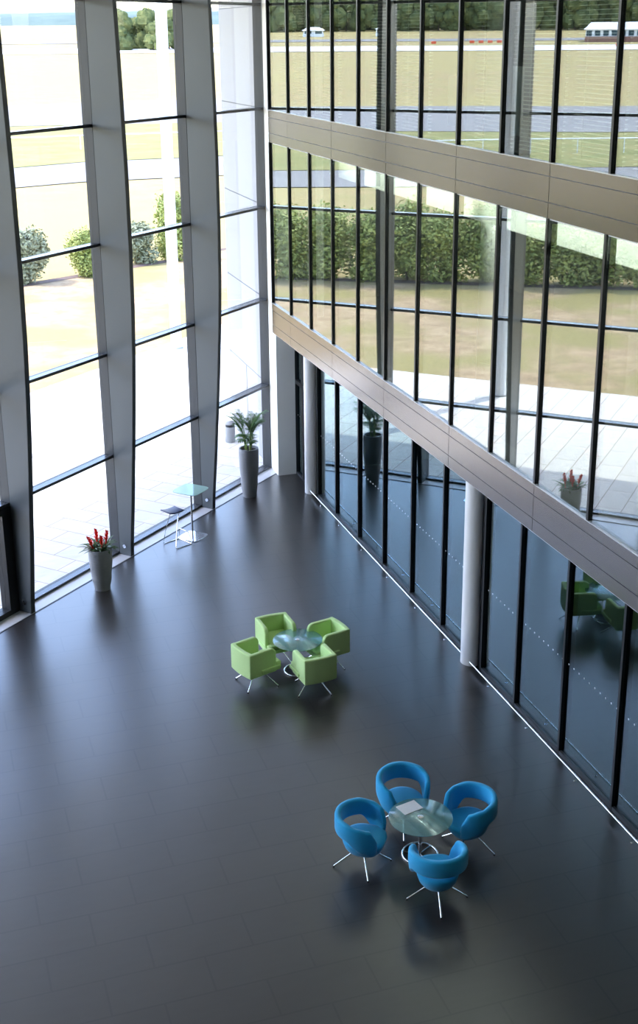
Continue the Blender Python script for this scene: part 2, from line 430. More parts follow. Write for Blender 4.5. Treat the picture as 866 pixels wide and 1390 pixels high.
# rooms behind the glass
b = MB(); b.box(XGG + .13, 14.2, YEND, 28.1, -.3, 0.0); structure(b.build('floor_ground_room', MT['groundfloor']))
b = MB(); b.box(XF + .5, 14.2, YEND, 28.35, 3.6, 4.30); structure(b.build('floor_middle_room', MT['roomfloor']))
b = MB(); b.box(XF + .5, 14.2, YEND, 28.35, 8.10, 8.78); structure(b.build('floor_top_room', MT['roomfloor']))
b = MB(); b.box(XF + .5, 14.2, YEND, 28.35, 12.35, 12.9); structure(b.build('ceiling_top_room', MT['ceiling']))
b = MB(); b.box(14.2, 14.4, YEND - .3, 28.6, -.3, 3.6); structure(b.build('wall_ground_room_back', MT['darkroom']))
b = MB(); b.box(14.2, 14.4, YEND - .3, 28.6, 4.3, 8.1); structure(b.build('wall_middle_room_back', MT['back']))
b = MB(); b.box(14.2, 14.4, YEND - .3, 28.6, 8.78, ROOF); structure(b.build('wall_top_room_back', MT['back']))
b = MB(); b.box(XF + .5, 14.2, 28.36, 28.6, 3.6, ROOF); structure(b.build('wall_rooms_end', MT['back']))
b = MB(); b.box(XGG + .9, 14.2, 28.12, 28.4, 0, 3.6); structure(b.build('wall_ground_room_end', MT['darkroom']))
# white bulkhead just behind the head of the middle windows
b = MB(); b.box(8.36, 8.364, YEND, 24.95, 7.66, 8.10); structure(b.build('trim_7', MT['screen']))
# columns carrying on up through the middle and top rooms
for i, y in enumerate(COLS[:3]):
    for z0, z1, nm in ((4.3, 8.1, 'middle'), (8.78, 12.35, 'top')):
        b = MB(); b.lathe([(.19, z0), (.19, z1)], 32); o = b.build('round_column', MT['column'], smooth=True); o.location = (8.62, y, 0)
        tag(o, 'white round column showing through the %s row of reflective glass, %s' % (nm, ['nearest the corner', 'halfway along the wall', 'closest to the camera'][i]), 'column')
# venetian blinds behind the top row
proto = None
for k in range(0, 16):
    y = (YK[k] + YK[k + 1]) / 2
    if proto is None:
        proto = thing('venetian_blind', 'white venetian blind hanging behind a pane of the top row of glass', 'blind', (8.30, y, 8.82), group='venetian blinds behind the top row of glass')
        b = MB(); z = .04
        while z < 3.3:
            a = math.radians(12 if True else 0); dx, dz = .021 * math.cos(a), .021 * math.sin(a)
            b.hexa([(-dx, -.64, z - dz), (dx, -.64, z + dz), (dx, .64, z + dz), (-dx, .64, z - dz),
                    (-dx, -.64, z - dz + .002), (dx, -.64, z + dz + .002), (dx, .64, z + dz + .002), (-dx, .64, z - dz + .002)]); z += .055
        b.build('slats', MT['blind'], proto)
        b = MB(); b.box(-.03, .03, -.66, .66, 3.3, 3.36); b.build('head_rail', MT['blind'], proto)
        b = MB(); b.cyl((0, -.4, .03), (0, -.4, 3.3), .004, 6); b.cyl((0, .4, .03), (0, .4, 3.3), .004, 6); b.build('ladder_cord', MT['blind'], proto)
    elif k in (0, 3, 6): continue
    else:
        c = copy_tree(proto); c.location.y = y
for (y, wd, h, lab) in [(20.3, .6, .95, 'pale upright panel seen through the top row of glass, nearer the corner'), (18.1, .55, 1.15, 'pale upright panel seen through the top row of glass, nearer the middle')]:
    t = thing('display_panel', lab, 'panel', (9.1, y, 8.78))
    b = MB(); b.box(-.02, .02, -wd / 2, wd / 2, .12, h); b.build('board', MT['white'], t, bevel=.004)
    for s_ in (-1, 1):
        b = MB(); b.box(-.18, .18, s_ * wd * .4 - .015, s_ * wd * .4 + .015, 0, .03); b.box(-.015, .015, s_ * wd * .4 - .015, s_ * wd * .4 + .015, .03, .13); b.build('foot', MT['steel'], t)

# ------------------------------------------------------------------ tall window wall
ZT = [.03, 2.185, 4.333, 6.548, 8.804, 11.068, ROOF - .03]
for k in range(NB):
    t0, t1 = k * S, (k + 1) * S
    r = win_root()
    door = (k == 3)
    for i in range(6):
        if door and i == 0: continue
        b = MB(); fbox(b, t0 + .03, t1 - .03, -.172, -.160, ZT[i] + .02, ZT[i + 1] - .02); b.build('pane', MT['glassL'], r)
    for i, z in enumerate(ZT):
        if door and i == 0: continue
        b = MB(); fbox(b, t0 + .032, t1 - .032, -.159, .0, z - .03, z + .03); b.build('transom', MT['transom'], r, bevel=.006)
        b = MB(); fbox(b, t0 + .032, t1 - .032, -.23, -.173, z - .025, z + .025); b.build('outer_cap', MT['frame'], r)
    b = MB(); fbox(b, t1 - .03, t1 + .03, -.23, -.0, 0, ROOF); b.build('mullion', MT['frame'], r)
    if k == 0:
        b = MB(); fbox(b, -.02, .031, -.23, .0, 0, ROOF); b.build('corner_jamb', MT['frame'], r)
    if door:
        d = empty('door_2'); structure(d)
        b = MB(); fbox(b, t0 + .035, t0 + .28, -.2, .02, 0, 2.15); b.build('door_stile', MT['mull'], d)
        b = MB(); fbox(b, t1 - .28, t1 - .035, -.2, .02, 0, 2.15); b.build('door_stile', MT['mull'], d)
        b = MB(); fbox(b, (t0 + t1) / 2 - .1, (t0 + t1) / 2 + .1, -.2, .02, .12, 2.03); b.build('door_stile', MT['mull'], d)
        b = MB(); fbox(b, t0 + .28, t1 - .28, -.2, .02, 0, .12); b.build('bottom_rail', MT['mull'], d)
        b = MB(); fbox(b, t0 + .28, t1 - .28, -.2, .02, 2.03, 2.15); b.build('top_rail', MT['mull'], d)
        for q0, q1 in ((t0 + .28, (t0 + t1) / 2 - .1), ((t0 + t1) / 2 + .1, t1 - .28)):
            b = MB(); fbox(b, q0, q1, -.1, -.088, .12, 2.03); b.build('pane', MT['glassL'], d)
# tapering steel fins
FP = [(0.012, .30), (.3, .315), (1.2, .40), (2.4, .50), (3.3, .57), (4.3, .635), (5.3, .68), (6.5, .705), (8, .71), (9.5, .69), (11, .66), (12.3, .62), (ROOF, .57)]
for k in range(1, NB):
    labs = {1: 'grey tapering steel fin nearest the corner, right of the small bar table', 2: 'grey tapering steel fin behind the planter of red flowers, middle of the three in view',
            3: 'grey tapering steel fin at the left edge beside the black door frame'}
    if k <= 3: t = thing('steel_fin', labs[k], 'column')
    else: t = empty('wall_fin_%d' % k); structure(t)
    tc = k * S
    b = MB(); hw = .05
    for (z, d) in FP: b.v += [tuple(P(tc - hw, .025, z)), tuple(P(tc + hw, .025, z)), tuple(P(tc + hw, d, z)), tuple(P(tc - hw, d, z))]
    L = len(FP)
    for i in range(L - 1):
        for q in range(4):
            q2 = (q + 1) % 4; b.f.append((i * 4 + q, i * 4 + q2, (i + 1) * 4 + q2, (i + 1) * 4 + q))
    b.f.append((3, 2, 1, 0)); b.f.append(tuple((L - 1) * 4 + q for q in range(4)))
    b.build('web', MT['fin'], t)
    b = MB()
    for (z, d) in FP: b.v += [tuple(P(tc - hw - .006, d, z)), tuple(P(tc + hw + .006, d, z)), tuple(P(tc + hw + .006, d + .014, z)), tuple(P(tc - hw - .006, d + .014, z))]
    for i in range(L - 1):
        for q in range(4):
            q2 = (q + 1) % 4; b.f.append((i * 4 + q, i * 4 + q2, (i + 1) * 4 + q2, (i + 1) * 4 + q))
    b.f.append((3, 2, 1, 0)); b.f.append(tuple((L - 1) * 4 + q for q in range(4)))
    b.build('edge_strip', MT['frame'], t)
    b = MB(); fbox(b, tc - .02, tc + .02, .0, .03, .02, ROOF); b.build('shadow_gap', MT['black'], t)
    b = MB(); b.cyl(P(tc - .075, .17, .22), P(tc + .075, .17, .22), .042, 20); b.build('pin_bolt', MT['chrome'], t, smooth=True)

# ------------------------------------------------------------------ outdoors
b = MB(); fbox(b, -30, 70, -10.3, -.235, -.12, -.03); structure(b.build('floor_terrace', MT['paving']))
def gz(x, y): return max(0, (math.hypot(x, y) - 230) * .03)
radii = [0, 25, 60, 110, 160, 200, 230, 270, 320, 380, 440, 500, 560, 620, 700, 800]
b = MB(); NA = 96
for r_ in radii:
    for k in range(NA):
        a = 2 * PI * k / NA; x, y = r_ * math.sin(a), r_ * math.cos(a); b.v.append((x, y, gz(x, y) - .16 - .0))
for i in range(len(radii) - 1):
    for k in range(NA):
        k2 = (k + 1) % NA; b.f.append((i * NA + k, (i + 1) * NA + k, (i + 1) * NA + k2, i * NA + k2))
structure(b.build('floor_grassland', MT['grass'], smooth=True))
def strip(name, near, far, m, dz=.0, sub=10):
    b = MB()
    def samp(pts, q):
        q = q * (len(pts) - 1); i = min(int(q), len(pts) - 2); f = q - i
        return (pts[i][0] * (1 - f) + pts[i + 1][0] * f, pts[i][1] * (1 - f) + pts[i + 1][1] * f)
    NN = (len(near) - 1) * sub; MM = 6
    for i in range(NN + 1):
        a = samp(near, i / NN); c = samp(far, i / NN)
        for j in range(MM + 1):
            x = a[0] + (c[0] - a[0]) * j / MM; y = a[1] + (c[1] - a[1]) * j / MM
            b.v.append((x, y, gz(x, y) - .13 + dz))
    for i in range(NN):
        for j in range(MM):
            q = i * (MM + 1) + j; b.f.append((q, q + MM + 1, q + MM + 2, q + 1))
    return structure(b.build(name, m, smooth=True))
lawn_n = [tuple(P(-22, -10.3, 0))[:2], tuple(P(-8, -10.3, 0))[:2], tuple(P(8, -10.3, 0))[:2], tuple(P(24, -10.3, 0))[:2], tuple(P(46, -10.3, 0))[:2]]
lawn_f = [(26, 71.2), (12.5, 60.6), (.5, 54.0), (-12.7, 46.4), (-34, 34.4)]
strip('floor_lawn', lawn_n, lawn_f, MT['lawn'], .02)
mul_f = [(27, 71.8), (12.5, 61.3), (.5, 54.8), (-13.1, 47.0), (-35, 34.8)]
strip('floor_mulch_bed', lawn_f, mul_f, MT['mulch'], .03)
strip('floor_near_track', [(70, 101), (12.8, 97.8), (-10.3, 88.6), (-40, 78), (-110, 62)], [(70, 118), (15, 113.5), (-14, 99.5), (-40, 92), (-120, 72)], MT['tarmac'], .03)
strip('floor_verge', [(70, 119), (15, 114), (-14, 100), (-40, 92.5), (-120, 72.5)], [(70, 158), (13.7, 164), (-42.7, 134.5), (-58.8, 126), (-160, 96)], MT['verge'], .02)
strip('floor_taxiway', [(90, 155), (13.7, 164.5), (-42.7, 135), (-58.8, 126.6), (-170, 98)], [(100, 220), (37, 222), (-59, 186), (-88, 172), (-220, 130)], MT['tarmac'], .03)
def arc(r, a0=35, a1=-70, nn=8): return [(r * math.sin(math.radians(a0 + (a1 - a0) * i / nn)), r * math.cos(math.radians(a0 + (a1 - a0) * i / nn))) for i in range(nn + 1)]
strip('floor_runway', arc(415), arc(455), MT['runway'], .1, 4)
strip('floor_far_runway', arc(500), arc(525), MT['tarmac'], .1, 4)
b = MB()
# hills
def ridge(name, r0, a0, a1, hmin, hmax, m, seed, depth=250):
    rr = random.Random(seed); b = MB(); NN = 90; ph = [rr.uniform(0, 6.28) for _ in range(5)]
    for i in range(NN + 1):
        q = i / NN; a = math.radians(a0 + (a1 - a0) * q)
        h = (hmin + hmax) / 2 + (hmax - hmin) / 2 * sum(math.sin(q * f * 9 + p) / f for f, p in zip((1, 2.3, 5, 11, 23), ph)) / 1.6
        for j, (rf, zf) in enumerate(((0, -.3), (.15, .55), (.4, .85), (.7, 1.0), (1, .9))):
            r_ = r0 + depth * rf
            zz = h * zf + (rr.uniform(-1, 1) * h * .02 if j else 0)
            b.v.append((r_ * math.sin(a), r_ * math.cos(a), zz))
    for i in range(NN):
        for j in range(4):
            q = i * 5 + j; b.f.append((q, q + 1, q + 6, q + 5))
    return structure(b.build(name, m, smooth=True, angle=80))
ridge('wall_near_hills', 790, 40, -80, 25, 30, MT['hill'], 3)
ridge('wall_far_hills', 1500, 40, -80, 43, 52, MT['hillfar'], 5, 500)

# canopy columns on the terrace
for i, (x, y, lab) in enumerate([(8.46, 42.35, 'tall white terrace column seen through the second bay of tall glass'), (-.34, 33.0, 'tall white terrace column seen mirrored in the middle row of the right hand glass'),
                                 (-9.2, 23.6, 'tall white round column on the terrace further left, out beyond the door')]):
    t = thing('canopy_column', lab, 'column', (x, y, -.03))
    if i == 2:
        for k_ in ('label', 'category'): del t[k_]
        t.name = 'wall_canopy_column'; structure(t)
    b = MB(); b.lathe([(.19, 0), (.19, ROOF - .08)], 32); b.build('shaft', MT['pole'], t, smooth=True)
    b = MB(); b.lathe([(.24, 0), (.24, .03), (.19, .035)], 32); b.build('base_plate', MT['bin'], t, smooth=True)
# bin
t = thing('litter_bin', 'small grey cylindrical bin outside the glass behind the tall potted palm', 'bin', (7.62, 31.3, -.03))
b = MB(); b.lathe([(.13, 0), (.14, .02), (.14, .42), (.13, .43)], 28); b.build('body', MT['bin'], t, smooth=True)
b = MB(); b.lathe([(.125, .43), (.125, .50)], 28); b.build('opening', MT['black'], t, smooth=True)
b = MB(); b.lathe([(.14, .50), (.14, .53), (.10, .57), (.02, .585)], 28); b.build('lid', MT['bin'], t, smooth=True)

# track rail fence
t = thing('rail_fence', 'long white rail fence beside the grey track out on the airfield', 'fence')
pts = [(70, 128), (16.8, 127.3), (9.7, 127.0), (-16.9, 110.4), (-39, 106), (-60, 100), (-120, 84)]
b = MB(); b.tube([(x, y, 1.2) for x, y in pts], .06, 6); b.build('rail', MT['white'], t)
for i in range(len(pts) - 1):
    a = Vector(pts[i]); c = Vector(pts[i + 1]); L = (c - a).length; nn = max(1, int(L / 4))
    for j in range(nn):
        p = a + (c - a) * j / nn
        b = MB(); b.cyl((p.x, p.y, -.15), (p.x, p.y, 1.2), .05, 6); b.build('post', MT['white'], t)

# shrubs
def shrub_mesh(N, rx, rz, leaf, seed, m):
    rr = random.Random(seed); b = MB()
    lobes = [(rr.uniform(-.45, .45) * rx, rr.uniform(-.45, .45) * rx, rz * rr.uniform(.18, .8), rr.uniform(.45, .62)) for _ in range(10)] + [(0, 0, rz * .5, .75)]
    for i in range(N):
        lx, ly, lz, lr = rr.choice(lobes)
        d = Vector((rr.gauss(0, 1), rr.gauss(0, 1), rr.gauss(0, 1))).normalized()
        rad = rr.uniform(.55, 1.05) * lr
        p = Vector((lx + d.x * rad * rx, ly + d.y * rad * rx, lz + d.z * rad * rz * .62))
        if p.z < .02: p.z = rr.uniform(.02, .35)
        a = Vector((rr.gauss(0, 1), rr.gauss(0, 1), rr.gauss(0, .6))).normalized(); c = a.cross(d + Vector((0, 0, .3))).normalized()
        s_ = leaf * rr.uniform(.6, 1.3)
        b.add([p - a * s_, p - c * s_ * .5, p + a * s_, p + c * s_ * .5], [(0, 1, 2, 3)])
    return b
protos = []
for i, (m_, rx, rz) in enumerate([(MT['bush'], 1.5, 3.4), (MT['bush'], 1.6, 3.2), (MT['bushpale'], 1.1, 2.3)]):
    t = empty('shrub', (0, 0, 0))
    shrub_mesh(6500, rx, rz, .10, 20 + i, m_).build('foliage', m_, t)
    b = MB()
    for q in range(3): b.tube([(0, 0, -.1), (.1 * q - .1, .08 * q - .05, .6), (.3 * (q - 1), .2 * (q - 1), rz * .6)], [.05, .04, .015], 6)
    b.build('stem', MT['trunk'], t)
    protos.append(t)
used = [False] * 3
def put_shrub(pi, x, y, s_, sz, label, group=None):
    o = protos[pi] if not used[pi] else copy_tree(protos[pi])
    used[pi] = True
    o.location = (x, y, -.12); o.scale = (s_, s_, sz); o.rotation_euler = (0, 0, random.uniform(0, 6.28))
    o['label'] = label; o['category'] = 'shrub'
    if 'group' in o: del o['group']
    if group: o['group'] = group
put_shrub(0, 7.4, 58.0, .62, .62, 'small round green shrub beyond the lawn, seen through the leftmost full bay')
put_shrub(0, 12.3, 61.2, .78, .95, 'tall bright green shrub beyond the white terrace column')
put_shrub(2, 4.9, 57.2, .95, 1.0, 'pale olive shrub left of the small green shrub beyond the lawn')
put_shrub(2, 10.3, 60.6, .9, .8, 'pale olive shrub just left of the tall green shrub beyond the lawn')
hx = [(1.1 - 1.52 * i, 55.2 - .80 * i) for i in range(18)]
for i, (x, y) in enumerate(hx):
    put_shrub(i % 2, x, y, .98, random.uniform(.92, 1.06), 'tall green shrub in the continuous hedge mirrored in the middle row of glass', 'shrubs of the hedge along the lawn')

# far trees
def tree_proto(seed, m_):
    rr = random.Random(seed); t = empty('tree', (0, 0, 0)); b = MB()
    for q in range(12):
        cx, cy_, cz = rr.uniform(-3, 3), rr.uniform(-3, 3), rr.uniform(2.6, 12); R_ = rr.uniform(2.6, 4.0)
        nu, nv = 18, 12; base = len(b.v)
        for i in range(nv + 1):
            for j in range(nu):
                th = PI * i / nv; ph = 2 * PI * j / nu; rr_ = R_ * rr.uniform(.78, 1.16)
                b.v.append((cx + rr_ * math.sin(th) * math.cos(ph), cy_ + rr_ * math.sin(th) * math.sin(ph), cz + rr_ * math.cos(th) * .9))
        for i in range(nv):
            for j in range(nu):
                j2 = (j + 1) % nu; b.f.append((base + i * nu + j, base + (i + 1) * nu + j, base + (i + 1) * nu + j2, base + i * nu + j2))
    b.build('crown', m_, t, smooth=True, angle=60)
    b = MB(); b.cyl((0, 0, -1), (0, 0, 8), .45, 8, .25); b.build('trunk', MT['trunk'], t)
    return t
tp = [tree_proto(1, MT['tree']), tree_proto(2, MT['tree']), tree_proto(3, MT['tree'])]
tused = [False] * 3
def put_tree(i, a, r_, s_, label, group, sz=None):
    o = tp[i] if not tused[i] else copy_tree(tp[i]); tused[i] = True
    x, y = r_ * math.sin(math.radians(a)), r_ * math.cos(math.radians(a))
    o.location = (x, y, gz(x, y) - .5); o.scale = (s_, s_, sz or s_); o.rotation_euler = (0, 0, random.uniform(0, 6))
    o['label'] = label; o['category'] = 'tree'; o['group'] = group
for k in range(9):
    put_tree(k % 3, 9.0 + k * .42 + random.uniform(-.1, .1), 440 + random.uniform(-6, 12), .78 + .1 * math.sin(k * 2), 'rounded tree in the far clump across the airfield, seen through the second bay', 'trees in the far clump')
for row in range(2):
    for k in range(42):
        put_tree((k + row) % 3, -12 - k * .66 + random.uniform(-.12, .12), 640 + row * 22 + random.uniform(-6, 6), 1.0 + .35 * row, 'dark tree in the woodland backdrop mirrored in the top row of glass', 'trees of the woodland backdrop', (1.25 + .45 * row) * random.uniform(.9, 1.1))

# distant marquee building and small white sheds
def az(a, r_): return (r_ * math.sin(math.radians(a)), r_ * math.cos(math.radians(a)))
def shed(name, label, cat, a, r_, wid, dep, h, rh, wallm, n_open=0):
    x, y = az(a, r_); t = thing(name, label, cat, (x, y, gz(x, y) - .2), math.radians(-a))
    b = MB(); b.box(-wid / 2, wid / 2, 0, dep, 0, h * .45); b.build('lower_wall', wallm, t)
    b = MB(); b.box(-wid / 2 + .2, wid / 2 - .2, .3, dep - .3, h * .45, h); b.build('upper_wall', MT['white'], t)
    b = MB(); b.hexa([(-wid / 2 - .5, -.5, h), (wid / 2 + .5, -.5, h), (wid / 2 + .5, dep + .5, h), (-wid / 2 - .5, dep + .5, h),
                      (-wid / 2 + 2, dep * .45, h + rh), (wid / 2 - 2, dep * .45, h + rh), (wid / 2 - 2, dep * .55, h + rh), (-wid / 2 + 2, dep * .55, h + rh)])
    b.build('roof', MT['roofpale'], t)
    for q in range(n_open):
        xx = -wid / 2 + wid * (q + .5) / n_open
        b = MB(); b.box(xx - wid / n_open * .32, xx + wid / n_open * .32, .22, .32, h * .5, h * .92); b.build('window', MT['darkroom'], t)
    return t
shed('pavilion', 'long low pavilion with white roof and brick base, mirrored at the upper right', 'building', -30.4, 480, 42, 14, 4.4, 2.6, MT['brick'], 14)
shed('pavilion', 'second white roofed pavilion, right of the first, at the edge of the mirrored airfield', 'building', -35.9, 468, 42, 14, 4.8, 3.4, MT['brick'], 14)
shed('small_shed', 'small white shed at the foot of the woodland, mirrored near the corner', 'building', -16.3, 560, 9, 5, 2.6, 1.4, MT['white'], 2)
shed('small_shed', 'low white shed with pale roof, mirrored left of the other small sheds', 'building', -19.4, 560, 7, 5, 3.0, 1.0, MT['white'], 2)
for q, (a, r_) in enumerate([(-23.0, 475), (-23.4, 475), (-23.8, 476), (-24.2, 476), (-21.3, 470), (-29.2, 440)]):
    x, y = az(a, r_); t = tag(MB_cone := (lambda: (lambda b: (b.prism([(-.9, -.3), (.9, -.3), (.9, .3), (-.9, .3)], 0, .9), b.build('barrier', MT['orange'], bevel=.1))[1])(MB()))(), 'small orange barrier beside the far runway', 'barrier', 'orange barriers beside the far runway')
    t.location = (x, y, gz(x, y) - .02)

# ------------------------------------------------------------------ furniture
def star_legs(t, rot, r_=.385, ztop=.27, rr=.011):
    for q in range(4):
        a = rot + q * PI / 2
        b = MB(); b.tube([(.05 * math.cos(a), .05 * math.sin(a), ztop), (r_ * math.cos(a), r_ * math.sin(a), .014)], [rr, rr], 10)
        lg = b.build('leg', MT['chrome'], t, smooth=True)
        b = MB(); b.cyl((r_ * math.cos(a), r_ * math.sin(a), 0), (r_ * math.cos(a), r_ * math.sin(a), .016), .015, 12)
        b.build('foot_glide', MT['black'], lg, smooth=True)
    b = MB(); b.lathe([(.06, ztop - .03), (.06, ztop + .02)], 20); b.build('hub', MT['steel'], t, smooth=True)

def interp(tab, x):
    for (x0, y0), (x1, y1) in zip(tab, tab[1:]):
        if x <= x1:
            f = (x - x0) / (x1 - x0); f = max(0, min(1, f)); f = f * f * (3 - 2 * f); return y0 + (y1 - y0) * f
    return tab[-1][1]

def blue_chair(label, loc, facing, legrot):
    t = thing('tub_chair', label, 'chair', loc, facing, 'blue tub chairs around the glass table')
    # wrap-around back band
    b = MB(); N = 64; TH = 143; sec = 16
    top = [(0, .80), (60, .785), (95, .755), (122, .72), (136, .60), (143, .44)]
    bot = [(0, .56), (66, .55), (108, .37), (130, .31), (143, .32)]
    thick = [(0, .09), (60, .09), (120, .08), (136, .07), (143, .035)]
    for i in range(N + 1):
        th = -TH + 2 * TH * i / N; a = PI + math.radians(th); A = abs(th)
        zt, zb, tk = interp(top, A), interp(bot, A), interp(thick, A)
        h = zt - zb; r1 = min(tk / 2, h / 2)
        flare = .018 * (1 if True else 0)
        for q in range(sec):
            ph = 2 * PI * q / sec
            cr, sz_ = math.cos(ph), math.sin(ph)
            # rounded slab section (superellipse)
            ex = .55
            lr = math.copysign(abs(cr) ** ex, cr) * tk / 2; lz = math.copysign(abs(sz_) ** .35, sz_) * h / 2
            zz = (zt + zb) / 2 + lz
            rad_o = .335 + lr - .05 * max(0, (.55 - zz)) / .3
            b.v.append((rad_o * .97 * math.cos(a) + .0, rad_o * 1.0 * math.sin(a), zz))
    for i in range(N):
        for q in range(sec):
            q2 = (q + 1) % sec; b.f.append((i * sec + q, (i + 1) * sec + q, (i + 1) * sec + q2, i * sec + q2))
    b.f.append(tuple(range(sec))); b.f.append(tuple(N * sec + q for q in range(sec))[::-1])
    b.build('backrest', MT['bluef'], t, smooth=True, angle=70)
    # seat bowl: rounded back, squarer front
    b = MB(); NS = 48
    def ring(k, z, ex=0):
        for q in range(NS):
            a = 2 * PI * q / NS; c_, s_ = math.cos(a), math.sin(a)
            rr = .275 * k
            x = rr * c_; y = rr * s_
            if c_ > 0: x = (.32 * k) * (abs(c_) ** .6); y = rr * math.copysign(abs(s_) ** .8, s_)
            b.v.append((x, y, z))
    prof = [(.001, .235), (.55, .235), (.72, .25), (.86, .30), (.95, .37), (.985, .41), (.97, .435), (.92, .452), (.80, .455), (.5, .448), (.001, .445)]
    for k, z in prof: ring(k, z)
    for i in range(len(prof) - 1):
        for q in range(NS):
            q2 = (q + 1) % NS; b.f.append((i * NS + q, i * NS + q2, (i + 1) * NS + q2, (i + 1) * NS + q))
    b.build('seat', MT['bluef'], t, smooth=True, angle=70)
    star_legs(t, legrot - facing, ztop=.25)
    return t
R = math.radians
blue_chair('bright blue tub chair left of the lower glass table, side view', (4.78, 13.04, 0), R(-36), R(-9))
blue_chair('blue tub chair in front of the lower glass table, back to the camera', (5.436, 12.077, 0), R(77), R(75))
blue_chair('bright blue tub chair on the right of the lower glass table, facing left', (6.26, 12.93, 0), R(186), R(130))
blue_chair('bright blue tub chair behind the lower glass table, facing the camera', (5.60, 13.66, 0), R(-86), R(-109))

def green_chair(label, loc, facing, legrot):
    t = thing('cube_armchair', label, 'chair', loc, facing, 'green cube armchairs around the glass table')
    W, D0, D1 = .295, -.32, .21       # half width, back, arm front
    # outer U shell as side outline swept: build arms (rounded front top) and back
    def slab_arm(s_):
        b = MB(); pr = []
        x0, x1, z0, z1, r_ = D0 + .03, D1, .27, .715, .11
        pr = [(x0, z0), (x1 - .0, z0)]
        pr += [(x1, z1 - r_)] + [(x1 - r_ + r_ * math.cos(a), z1 - r_ + r_ * math.sin(a)) for a in [R(15 * i) for i in range(1, 7)]] + [(x0, z1)]
        ya, yb = (W - .075, W) if s_ > 0 else (-W, -W + .075)
        nn = len(pr); b.v += [(x, ya, z) for x, z in pr] + [(x, yb, z) for x, z in pr]
        b.f.append(tuple(range(nn))); b.f.append(tuple(nn + i for i in range(nn))[::-1])
        for i in range(nn):
            j = (i + 1) % nn; b.f.append((i, i + nn, j + nn, j))
        return b
    for s_ in (-1, 1):
        ar = slab_arm(s_).build('armrest', MT['greenf'], t, smooth=True, angle=60, bevel=.022, seg=4)
        b = MB(); b.box(-.10, D1 + .08, s_ * (W + .004) - .018, s_ * (W + .004) + .018, .325, .385); b.build('side_welt', MT['greenf'], ar, smooth=True, angle=60, bevel=.014, seg=3)
    b = MB(); outl = []
    for i in range(9):
        y = -W + 2 * W * i / 8; outl.append((D0 - .03 * (1 - (y / W) ** 2), y))
    inn = [(x + .085, y) for x, y in outl][::-1]
    b.prism((outl + inn)[::-1], .27, .72); b.build('backrest', MT['greenf'], t, smooth=True, angle=60, bevel=.022, seg=4)
    b = MB(); b.box(D0 + .05, .315, -W + .02, W - .02, .27, .345); b.build('seat_base', MT['greenf'], t, smooth=True, angle=60, bevel=.02, seg=4)
    b = MB(); b.box(D0 + .06, .325, -W + .078, W - .078, .345, .435); b.build('seat_cushion', MT['greenf'], t, smooth=True, angle=60, bevel=.03, seg=4)
    b = MB(); b.box(D1 + .002, .325, -W + .02, W - .02, .345, .43); b.build('seat_front', MT['greenf'], t, smooth=True, angle=60, bevel=.03, seg=4)
    star_legs(t, legrot - facing, ztop=.27)
    return t
green_chair('lime green cube armchair left of the upper glass table, its side to the camera', (4.755, 18.20, 0), R(19), R(142))
green_chair('lime green cube armchair in front of the upper glass table, its back to the camera', (5.60, 17.70, 0), R(96), R(33))
green_chair('lime green cube armchair right of the upper glass table, facing left', (6.06, 18.43, 0), R(193), R(130))
green_chair('lime green cube armchair behind the upper glass table, facing the camera', (5.32, 18.90, 0), R(-86), R(-60))

def round_table(label, loc):
    t = thing('glass_table', label, 'table', loc)
    b = MB(); b.lathe([(.418, .578), (.425, .582), (.425, .588), (.418, .592)], 72); b.build('tabletop', MT['tableglass'], t, smooth=True)
    b = MB(); b.lathe([(.05, .566), (.05, .577)], 28); b.lathe([(.040, .593), (.040, .597), (.034, .600)], 28); b.build('top_disc', MT['steel'], t, smooth=True)
    b = MB(); b.lathe([(.022, .012), (.022, .566)], 20); b.build('pole', MT['chrome'], t, smooth=True)
    b = MB(); N = 56; b.tube([(.235 * math.cos(2 * PI * i / N), .235 * math.sin(2 * PI * i / N), .014) for i in range(N)], .013, 10, closed=True)
    b.build('base_ring', MT['chrome'], t, smooth=True)
    for q in range(3):
        a = 2 * PI * q / 3 + .5
        b = MB(); b.tube([(0, 0, .014), (.235 * math.cos(a), .235 * math.sin(a), .014)], .009, 8); b.build('base_spoke', MT['chrome'], t, smooth=True)
round_table('round teal glass table between the four blue chairs', (5.573, 12.975, 0))
round_table('round teal glass table between the four green chairs', (5.54, 18.376, 0))
# magazine on the lower table
t = thing('magazine', 'open white brochure lying on the lower glass table', 'magazine', (5.51, 13.21, .6005), R(13))
t.location.z = .593
b = MB()
Wm, Hm = .148, .175

b.box(-Wm * 1.0, Wm * 1.0, -Hm * .62, Hm * .62, 0, .005); pg = b.build('pages', MT['paper'], t, bevel=.001)
b = MB(); b.box(-Wm * 1.0, Wm * .98, -Hm * .6, Hm * .61, .0052, .0062); b.build('cover', MT['paper'], pg)

